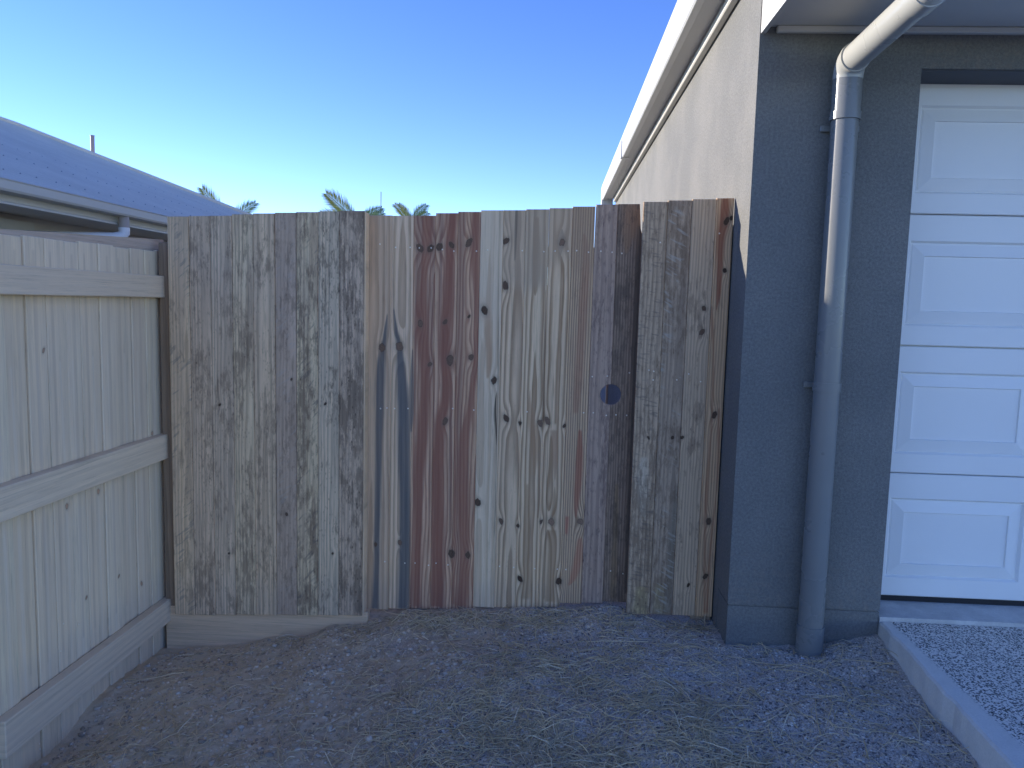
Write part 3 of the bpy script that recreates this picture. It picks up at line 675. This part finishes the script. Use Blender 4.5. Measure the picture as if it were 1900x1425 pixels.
box('post', -1.80, le[0]+.03, LY+TH+.008, LY+.11, -1.9, .24, wood('corner_shade_wood', 64, (.17, .155, .14), (.13, .12, .11), .014, .0, .03, .01, .01), lp, .003)  # post added to block a light gap; its dark colour paints corner shade
M_SLEEP = wood('sleeper_wood', 63, (.45, .42, .365), (.38, .35, .30), .03, .04, .05, .004, .012, contrast=.45, axis='x', tone=.12, grey=.3, greycol=(.32, .31, .29))
extrude_y('sleeper', [(-1.80, -1.80), (-.828, -1.80), (-.826, -1.456), (-1.80, -1.470)], LY+.021, LY+.066, M_SLEEP, lp, (-1.3, LY+.021, -1.6), .004)

# ------------------------------------------------------------------ fixed panel against the house wall
RY = 3.42
rp = thing('short_fence', 'narrow fixed length of four dark saw marked boards standing against the house wall', 'fence', (.57, RY, -1.45), 'fixed lengths of paling flanking the gate')
kx = RY/3.5
re = [v*kx for v in (.386, .494, .600, .706, .783)]; rt = [v*kx for v in (.4695, .478, .485, .491)]; rb_ = [v*kx for v in (-1.427, -1.425, -1.423, -1.424)]
RS = [dict(early=(.31, .29, .255), late=(.15, .135, .12), period=.016, x0=.06, d0=.01, taper=.02, mould=.9, mth=.49, mscale=1.2, saw=(math.radians(8), .017, .42, (.12, .105, .095)), grey=.35),
      dict(early=(.27, .255, .235), late=(.14, .13, .125), period=.014, mould=.9, mth=.48, saw=(math.radians(28), .016, .62, (.50, .43, .34)), grey=.3),
      dict(early=(.37, .345, .30), late=(.215, .19, .165), period=.012, x0=.08, d0=.03, mould=.8, mth=.525, mscale=.8, mouldcol=(.12, .105, .095), grey=.4),
      dict(early=(.40, .34, .265), late=(.22, .16, .115), period=.011, x0=.09, d0=.04, taper=.004, warp=.006, mould=.4, mth=.55, grey=.25)]
RN = [(1225, 450), (1335, 433), (1204, 687), (1213, 689), (1212, 705), (1256, 705), (1278, 694), (1300, 708)]
for i in range(4):
    ks, ss = marks_for(re[i], re[i+1], RY, rb_[i], KNOTS_R, STREAKS_R)
    m_ = wood('side_board_wood', 70+i*2.3, knots=ks, streaks=ss, **RS[i])
    b_ = board('board', rp, RY + (0, .003, .001, .002)[i], TH, re[i]+.0007, re[i+1]-.0007 - (.0 if i < 3 else 0), re[i]+.0007, re[i+1]-.0007, rb_[i], rt[i]-.001, rt[i]+.001, m_)
    for px_, py_ in RN:
        p = pt(px_, py_, RY)
        if re[i] <= p.x < re[i+1]: nail(b_, (p.x, b_.location.y+rp.location.y-.0005, p.z))
box('rail', re[0]+.02, re[4]-.10, RY+TH+.006, RY+TH+.044, .18, .27, M_RAIL, rp, .003)
box('rail', re[0]+.02, re[4]-.10, RY+TH+.006, RY+TH+.044, -.57, -.48, M_RAIL, rp, .003)
box('post', re[4]-.092, re[4]-.002, RY+TH+.006, RY+TH+.098, -1.7, .372, M_POST, rp, .003)

# ------------------------------------------------------------------ weathered paling fence along the boundary
fence = thing('boundary_fence', 'long pale weathered paling fence with three horizontal rails along the boundary', 'fence', (-1.85, 2.5, -1.7))
FX = -1.82
PK = [[(.02, .95, .008, 2.3)], [], [(-.02, 1.12, .008, 2.2)], [(.03, 1.55, .006, 1.7)], [(.025, .55, .006, 1.6), (-.01, 1.02, .008, 2.4)], [(-.03, .45, .007, 2.0)], []]
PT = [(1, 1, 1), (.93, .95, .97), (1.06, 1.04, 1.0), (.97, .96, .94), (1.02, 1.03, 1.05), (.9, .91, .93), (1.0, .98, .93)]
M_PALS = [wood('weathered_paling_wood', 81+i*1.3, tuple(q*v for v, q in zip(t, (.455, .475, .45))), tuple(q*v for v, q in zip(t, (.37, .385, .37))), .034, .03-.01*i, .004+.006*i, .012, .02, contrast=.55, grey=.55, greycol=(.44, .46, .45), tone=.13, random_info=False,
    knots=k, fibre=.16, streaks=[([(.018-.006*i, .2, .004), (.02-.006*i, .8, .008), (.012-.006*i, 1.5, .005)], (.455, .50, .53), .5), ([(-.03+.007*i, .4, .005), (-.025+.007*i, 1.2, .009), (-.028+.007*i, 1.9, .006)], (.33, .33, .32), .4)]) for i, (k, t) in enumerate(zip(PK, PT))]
M_PAL = M_PALS[0]
def paling_mesh(w_, h_, th_):
    # built with its width along x so that the wood's own axes hold, then turned
    bm = box_bm(-w_/2, w_/2, 0, th_, 0, h_, bev=.003); return mesh_of(bm, 'paling')
joints = list(np.arange(11.4, 3.6, -.111)) + [3.575, 3.470, 3.365, 3.255, 3.128, 3.018, 2.895, 2.805, 2.690, 2.583, 2.476, 2.37, 2.262, 2.155, 2.045, 1.94, 1.83, 1.72, 1.61, 1.5, 1.39]
rr = random.Random(21)
for i, (ya, yb) in enumerate(zip(joints, joints[1:])):
    wd = ya-yb; h_ = 1.95
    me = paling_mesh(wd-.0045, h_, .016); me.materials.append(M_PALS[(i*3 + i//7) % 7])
    o = bpy.data.objects.new('paling', me); COL.objects.link(o); o.parent = fence
    zt = .19 + (((ya+yb)/2)-2.45)*.013 + rr.uniform(-.004, .004)
    o.location = Vector((FX - rr.choice((0, .002, .005, .008)), (ya+yb)/2, zt-h_)) - fence.location
    o.rotation_euler = (0, 0, math.radians(90))
M_FRAIL = wood('weathered_rail_wood', 83, (.45, .465, .44), (.37, .38, .36), .03, .02, .03, .006, .012, contrast=.6, axis='y', grey=.5, greycol=(.42, .435, .42), tone=.08, fibre=.16)
M_FRAIL2 = wood('bleached_rail_wood', 84, (.43, .44, .42), (.365, .375, .36), .03, .02, .03, .006, .008, contrast=.35, axis='y', grey=.4, greycol=(.40, .41, .40), tone=.06, fibre=.10)
def frail(y0, y1, zt0, zt1, zb0, zb1, mat, th=.045):
    bm = bmesh.new(); at = Vector((FX+.001, 2.5, -.5)); P = []
    for y_, zb_, zt_ in ((y0, zb0, zt0), (y1, zb1, zt1)):
        P.append([bm.verts.new(Vector(p)-at) for p in ((FX+.001, y_, zb_), (FX+th, y_, zb_), (FX+th, y_, zt_), (FX+.001, y_, zt_))])
    for i in range(4): bm.faces.new((P[0][i], P[0][(i+1) % 4], P[1][(i+1) % 4], P[1][i]))
    bm.faces.new(P[0]); bm.faces.new(P[1][::-1])
    bmesh.ops.bevel(bm, geom=bm.edges[:], offset=.003, segments=1, affect='EDGES')
    return link('rail', mesh_of(bm, 'rail'), fence, at, mat)
frail(1.4, 11.3, .087, .095, -.011, -.004, M_FRAIL2)
frail(1.4, 11.3, -.630, -.69, -.748, -.79, M_FRAIL)
frail(2.335, 3.57, -1.424, -1.437, -1.556, -1.542, M_FRAIL)
extrude_x('capping_board', [(1.4, .13), (3.58, .14), (3.58, .262), (2.3, .196), (1.4, .15)], FX-.045, FX-.022, wood('grey_cap_wood', 86, (.30, .305, .32), (.25, .25, .26), .02, .02, .03, .006, .008, contrast=.4, axis='y', tone=.06, fibre=.10), fence, (FX-.03, 2.5, .1))  # blue-grey weathered plank behind the palings
for (px_, py_) in ((113, 1208), (118, 1157), (146, 1158), (73, 1380), (74, 1390)):
    d_ = _f + (px_-950)/FPX*_R - (py_-712.5)/FPX*_U; p = d_*(FX/d_.x)
    o = link('nail', nail_me, fence, p); o.rotation_euler = (0, 0, math.radians(90))

# fence across the far end of the side passage, added in dark wood so the hand hole reads shaded
rfn = thing('rear_fence', 'dark paling fence added across the far end of the passage behind the gate', 'fence', (0, 11.5, -1.5))
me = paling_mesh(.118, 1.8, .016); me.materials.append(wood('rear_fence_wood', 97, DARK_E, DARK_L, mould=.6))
for k in range(30):
    o = bpy.data.objects.new('paling', me); COL.objects.link(o); o.parent = rfn; o.location = (-1.75+k*.12, 0, 0)

# ------------------------------------------------------------------ palms, mast
def leaf_mat(name, c0, c1):
    n = NB(name); n.xyz(); r = n.rnd(True); a_ = n.noise(n._vec, 3, 3)
    c = n.mix(r, c0, c1); c = n.mulc(c, .8+.4*a_); return n.done(c, .5, .35)
M_FROND = leaf_mat('palm_leaf', (.11, .16, .04), (.34, .37, .12)); 
M_TRUNK = concrete_mat('palm_trunk', (.25, .22, .18))
def frond_mesh(L, droop, seed):
    r_ = random.Random(seed); bm = bmesh.new(); N_ = 22; pts_ = []
    for i in range(N_+1):
        t = i/N_; pts_.append(Vector((L*t*(1-.10*t*droop), 0, -L*droop*.42*t*t)))
    tube_bm(pts_, [.026*(1-.85*i/N_)+.004 for i in range(N_+1)], 5, bm)
    for i in range(3, N_+1):
        t = i/N_; ln = L*.40*math.sin(math.pi*min(1, .22+.70*t))**.7; d = (pts_[i]-pts_[i-1]).normalized()
        for s in (-1, 1):
            for sub in (0, .5):
                base = pts_[i]-d*(L/N_)*sub; l2 = ln*r_.uniform(.82, 1.08)
                tip = base + Vector((d.x*.75*l2, s*l2*.66, d.z*.75*l2 + l2*.18 - l2*.16)) + Vector((0, 0, r_.uniform(-.10, .04)*l2))
                wv = d*(.017*L); mid = base.lerp(tip, .45) + Vector((0, 0, .05*l2))
                v_ = [bm.verts.new(q) for q in (base-wv*.4, base+wv*.4, mid+wv*.75, mid-wv*.75, tip)]
                bm.faces.new((v_[0], v_[1], v_[2], v_[3])); bm.faces.new((v_[3], v_[2], v_[4]))
    return mesh_of(bm, 'frond')
FR = [frond_mesh(1.7, .6, 1), frond_mesh(1.6, 1.0, 2), frond_mesh(1.5, .35, 3)]
for m_ in FR: m_.materials.append(M_FROND)
def palm(crown, label, angles):
    t_ = thing('palm_tree', label, 'palm tree', (crown.x, crown.y, -1.6), 'palm trees beyond the gate')
    tr = link('trunk', mesh_of(tube_bm([(0, 0, 0), (.05, 0, (crown.z+1.6)*.5), (0, 0, crown.z+1.6)], [.16, .12, .10], 14), 'trunk', True), t_, (crown.x, crown.y, -1.6), M_TRUNK)
    for k, (az, tilt, which, sc, roll) in enumerate(angles):
        o = bpy.data.objects.new('frond', FR[which]); COL.objects.link(o); o.parent = t_
        o.location = crown - t_.location; o.rotation_euler = (math.radians(roll), math.radians(-tilt), math.radians(az)); o.scale = (sc, sc, sc)
palm(pt(420, 424, 20), 'palm whose frond tips show just past the end of the metal roof', [(176, 62, 2, .78, 80), (14, 52, 0, .62, 65), (32, 40, 0, .5, 40), (100, 30, 0, .6, 0), (260, 20, 0, .6, 0), (200, 25, 1, .7, 30)])
palm(pt(665, 417, 20), 'palm with a broad drooping frond beside the thin mast', [(178, 48, 0, .66, 75), (168, 30, 1, .6, 60), (4, 50, 1, .5, 70), (-6, 38, 1, .46, 75), (20, 60, 2, .3, 60), (90, 20, 0, .6, 0), (250, 10, 0, .6, 0)])
palm(pt(764, 418, 20), 'palm barely topping the rust red boards of the gate', [(172, 60, 1, .42, 75), (10, 66, 1, .46, 70), (25, 50, 1, .42, 60), (155, 72, 1, .38, 80), (95, 40, 2, .36, 20), (270, 10, 0, .5, 0)])
mp = pt(707, 356, 24)
mast = thing('antenna_mast', 'hair thin metal mast rising between the two palms', 'mast', (mp.x, mp.y, -1.6))
link('pole', mesh_of(tube_bm([(0, 0, 0), (0, 0, mp.z+1.6)], [.02, .012], 8), 'pole'), mast, (mp.x, mp.y, -1.6), M_STEEL)
link('foot', mesh_of(tube_bm([(0, 0, 0), (0, 0, .06)], .12, 10), 'foot'), mast, (mp.x, mp.y, -1.62), M_STEEL)

# ------------------------------------------------------------------ loose things on the ground
def inside(x, y):
    dx = 1.397 - (3.158-y)*.052
    return (x > -1.79) & (x < np.where(y < 3.14, dx-.015, .745)) & (y < np.where(x < -.82, LY-.01, np.where(x < .38, 3.485, np.where(x < .765, 3.41, YF-.012))))
# pebbles and crushed rock
def rock_template(seed):
    bm = bmesh.new(); bmesh.ops.create_icosphere(bm, subdivisions=1, radius=1.0); r_ = random.Random(seed)
    for v_ in bm.verts: v_.co *= r_.uniform(.72, 1.12)
    bm.faces.ensure_lookup_table(); V_ = np.array([v_.co[:] for v_ in bm.verts]); F_ = np.array([[q.index for q in f_.verts] for f_ in bm.faces]); bm.free(); return V_, F_
TPL = [rock_template(i) for i in range(6)]
def pebble_mat(name, c0, c1, c2):
    n = NB(name); n.xyz(); r = n.rnd(True); c = n.mix(n.ss(0, .6, r), c0, c1); c = n.mix(n.ss(.86, 1.0, r), c, c2)
    f_ = n.noise(n._vec, 300, 2); return n.done(n.mulc(c, .8+.4*f_), .85, .25)
def scatter(name, n_, xr, yr, smin, smax, pw, mat, dens, label):
    x = RNG.uniform(*xr, n_*4); y = RNG.uniform(*yr, n_*4)
    keep = inside(x, y) & (RNG.random(n_*4) < dens(x, y)); x, y = x[keep][:n_], y[keep][:n_]; m_ = len(x)
    s = smin + (smax-smin)*RNG.random(m_)**pw; z = gz(x, y) + s*.12
    ang = RNG.uniform(0, 2*np.pi, m_); sq = np.stack([RNG.uniform(.8, 1.3, m_), RNG.uniform(.7, 1.0, m_), RNG.uniform(.45, .8, m_)], 1)
    vs_, fs_ = [], []; off = 0
    kind = RNG.integers(0, len(TPL), m_)
    for k, (tv, tf) in enumerate(TPL):
        sel = np.where(kind == k)[0]
        if not len(sel): continue
        q = tv[None]*sq[sel][:, None]*s[sel][:, None, None]; ca, sa = np.cos(ang[sel])[:, None], np.sin(ang[sel])[:, None]
        vx = q[..., 0]*ca - q[..., 1]*sa + x[sel][:, None]; vy = q[..., 0]*sa + q[..., 1]*ca + y[sel][:, None]; vz = q[..., 2] + z[sel][:, None]
        vs_.append(np.stack([vx, vy, vz], -1).reshape(-1, 3)); nv = len(tv)
        fs_.append((tf[None] + (off + np.arange(len(sel))*nv)[:, None, None]).reshape(-1, 3)); off += len(sel)*nv
    o = link(name, raw_mesh(name, np.concatenate(vs_), np.concatenate(fs_), mat, False)); o['kind'] = 'stuff'; o['label'] = label; return o
scatter('gravel', 34000, (-1.0, 1.42), (1.95, 3.5), .0018, .0068, 2.2, pebble_mat('crushed_rock', (.17, .145, .125), (.66, .55, .45), (.88, .80, .68)),
        lambda x, y: np.clip(.10 + .75*(x+.5)/1.2 + 1.3*value_noise(x, y, 3, 41), 0.02, 1), 'blue grey crushed rock dust by the driveway edge')
scatter('clods', 13000, (-1.8, 1.4), (1.95, 3.5), .0022, .011, 3.2, pebble_mat('soil_clod', (.40, .29, .19), (.70, .54, .38), (.78, .64, .48)),
        lambda x, y: np.clip(.75 - .55*(x+.6)/1.2 + .9*value_noise(x, y, 4, 43) + .5*(y > 3.25), .03, 1), 'crumbly brown soil clods on the slope')
scatter('pebbles', 420, (-1.8, 1.0), (2.0, 3.45), .006, .017, 2.2, pebble_mat('river_pebble', (.34, .27, .20), (.58, .48, .37), (.74, .64, .52)),
        lambda x, y: np.clip(.7 - .5*(x+.6)/1.2, .12, 1), 'small rounded pebbles strewn over the soil')
# dry straw
def straw(n_, dens, lmin, lmax, lift, name, label, mat):
    x = RNG.uniform(-1.75, 1.38, n_*5); y = RNG.uniform(1.95, 3.46, n_*5)
    keep = inside(x, y) & (RNG.random(n_*5) < dens(x, y)); x, y = x[keep][:n_], y[keep][:n_]; m_ = len(x)
    L_ = lmin + (lmax-lmin)*RNG.random(m_)**2.2; a0 = RNG.uniform(0, 2*np.pi, m_); curl = RNG.normal(0, .30, m_); kink = RNG.normal(0, .45, m_)*(RNG.random(m_) < .5)
    S = 5; w_ = RNG.uniform(.0010, .0025, m_); px_, py_ = x.copy(), y.copy(); ang = a0
    up = np.abs(RNG.normal(0, lift, m_)); cur = []
    for i in range(S+1):
        t = i/S; zz = gz(px_, py_) + .003 + up*L_*np.sin(t*np.pi*.8)
        nxv, nyv = -np.sin(ang), np.cos(ang); ww = w_*(1-.75*t)
        cur.append((np.stack([px_+nxv*ww, py_+nyv*ww, zz], -1), np.stack([px_-nxv*ww, py_-nyv*ww, zz+ww*.8], -1), np.stack([px_, py_, zz+ww*1.6], -1)))
        ang = ang + curl/S + (kink if i == 2 else 0); px_ = px_ + np.cos(ang)*L_/S; py_ = py_ + np.sin(ang)*L_/S
    vs_ = np.stack([np.stack(c_, 1) for c_ in cur], 1).reshape(m_, -1, 3)      # m, (S+1)*3, 3
    tp = []
    for i in range(S):
        for k in range(3): a_, b_ = i*3+k, i*3+(k+1) % 3; tp.append((a_, b_, b_+3, a_+3))
    tp = np.array(tp); nv = vs_.shape[1]
    fs_ = (tp[None] + (np.arange(m_)*nv)[:, None, None]).reshape(-1, 4)
    o = link(name, raw_mesh(name, vs_.reshape(-1, 3), fs_, mat)); o['kind'] = 'stuff'; o['label'] = label
def straw_mat():
    n = NB('dry_straw'); n.xyz(); r = n.rnd(True); c = n.mix(r, (.58, .43, .24), (.92, .72, .44)); c = n.mix(n.ss(.9, 1, r), c, (.94, .82, .60)); return n.done(c, .8, .2)
M_STRAW = straw_mat()
def sd(x, y):
    d = np.exp(-((x-.15)/.62)**2 - ((y-2.45)/.55)**2)*.85 + .045
    d += .45*np.exp(-((x-.0)/.8)**2)*(y > 3.30) + .35*np.exp(-((x+1.35)/.25)**2 - ((y-2.4)/.25)**2)
    c = value_noise(x, y, 6, 51) + .6*value_noise(x, y, 14, 52)
    return np.clip(d*(.35+2.0*np.clip(c+.12, 0, 1)*1.3), 0, 1)
straw(9000, sd, .02, .13, .10, 'dry_grass', 'thin dry straw coloured grass scattered over the bare ground', M_STRAW)
straw(420, lambda x, y: np.clip(.25+value_noise(x, y, 3, 61), 0, 1), .12, .34, .05, 'dry_stalks', 'longer pale dry stalks lying across the ground', M_STRAW)

def stone(px_, py_, size, seed, col, label, sq=(1, .8, .7)):
    # sight line meets the ground
    d_ = _f + (px_-950)/FPX*_R - (py_-712.5)/FPX*_U; t = 1.5
    for _ in range(60):
        p = d_*t; t += (p.z - float(gz(np.array([p.x]), np.array([p.y]))[0]))*.6
    p = d_*t; bm = bmesh.new(); bmesh.ops.create_icosphere(bm, subdivisions=3, radius=size)
    for v_ in bm.verts:
        q = v_.co.normalized(); v_.co *= 1 + .28*mnoise.noise(q*1.4+Vector((seed, 0, 0))) + .10*mnoise.noise(q*4+Vector((0, seed, 0)))
        v_.co = Vector((v_.co.x*sq[0], v_.co.y*sq[1], v_.co.z*sq[2]))
    tag(link('stone', mesh_of(bm, 'stone', True), None, (p.x, p.y, p.z+size*.25), concrete_mat('stone', (min(.8, col[0]*1.7), col[1]*1.4, col[2]*1.1))), label, 'stone', 'loose stones on the bare soil')
stone(685, 1376, .017, 3, (.42, .41, .39), 'palest rounded stone lying in the dry grass nearest the camera', (.9, .8, 1))
stone(345, 1200, .030, 5, (.36, .36, .36), 'lumpy grey stone half buried at the foot of the sleeper beside the fence', (1.3, .8, .6))
stone(413, 1298, .014, 7, (.33, .31, .29), 'smooth oval tan stone alone on the brown soil slope', (1, .8, .7))
stone(280, 1393, .020, 9, (.31, .29, .27), 'long flat tan stone near the loose straw below the fence rail', (1.5, .7, .5))
stone(1388, 1222, .013, 11, (.20, .20, .21), 'dark angular stone in the crushed rock below the house corner', (1.2, .8, .7))
stone(1655, 1246, .014, 13, (.30, .28, .25), 'flat brown stone close to the driveway edge', (1.4, .9, .4))
# torn white plastic at the foot of the downpipe
bm = bmesh.new(); ring = []
outline = [(-.022, 0), (-.02, .018), (-.012, .013), (-.004, .009), (.006, .010), (.016, .006), (.02, .001), (.008, -.004), (-.01, -.004)]
fr = [bm.verts.new((x, -.004*math.sin(x*90), z)) for x, z in outline]; bk = [bm.verts.new((x, .003-.004*math.sin(x*90), z)) for x, z in outline]
bm.faces.new(fr); bm.faces.new(bk[::-1])
for i in range(len(fr)): bm.faces.new((fr[i], bk[i], bk[(i+1) % len(fr)], fr[(i+1) % len(fr)]))
tag(link('plastic_scrap', mesh_of(bm, 'plastic_scrap'), None, (PX-.03, PY-.068, -1.402), paint_mat('white_plastic', (.8, .8, .8), .5)), 'torn white plastic scrap at the foot of the grey downpipe', 'scrap')
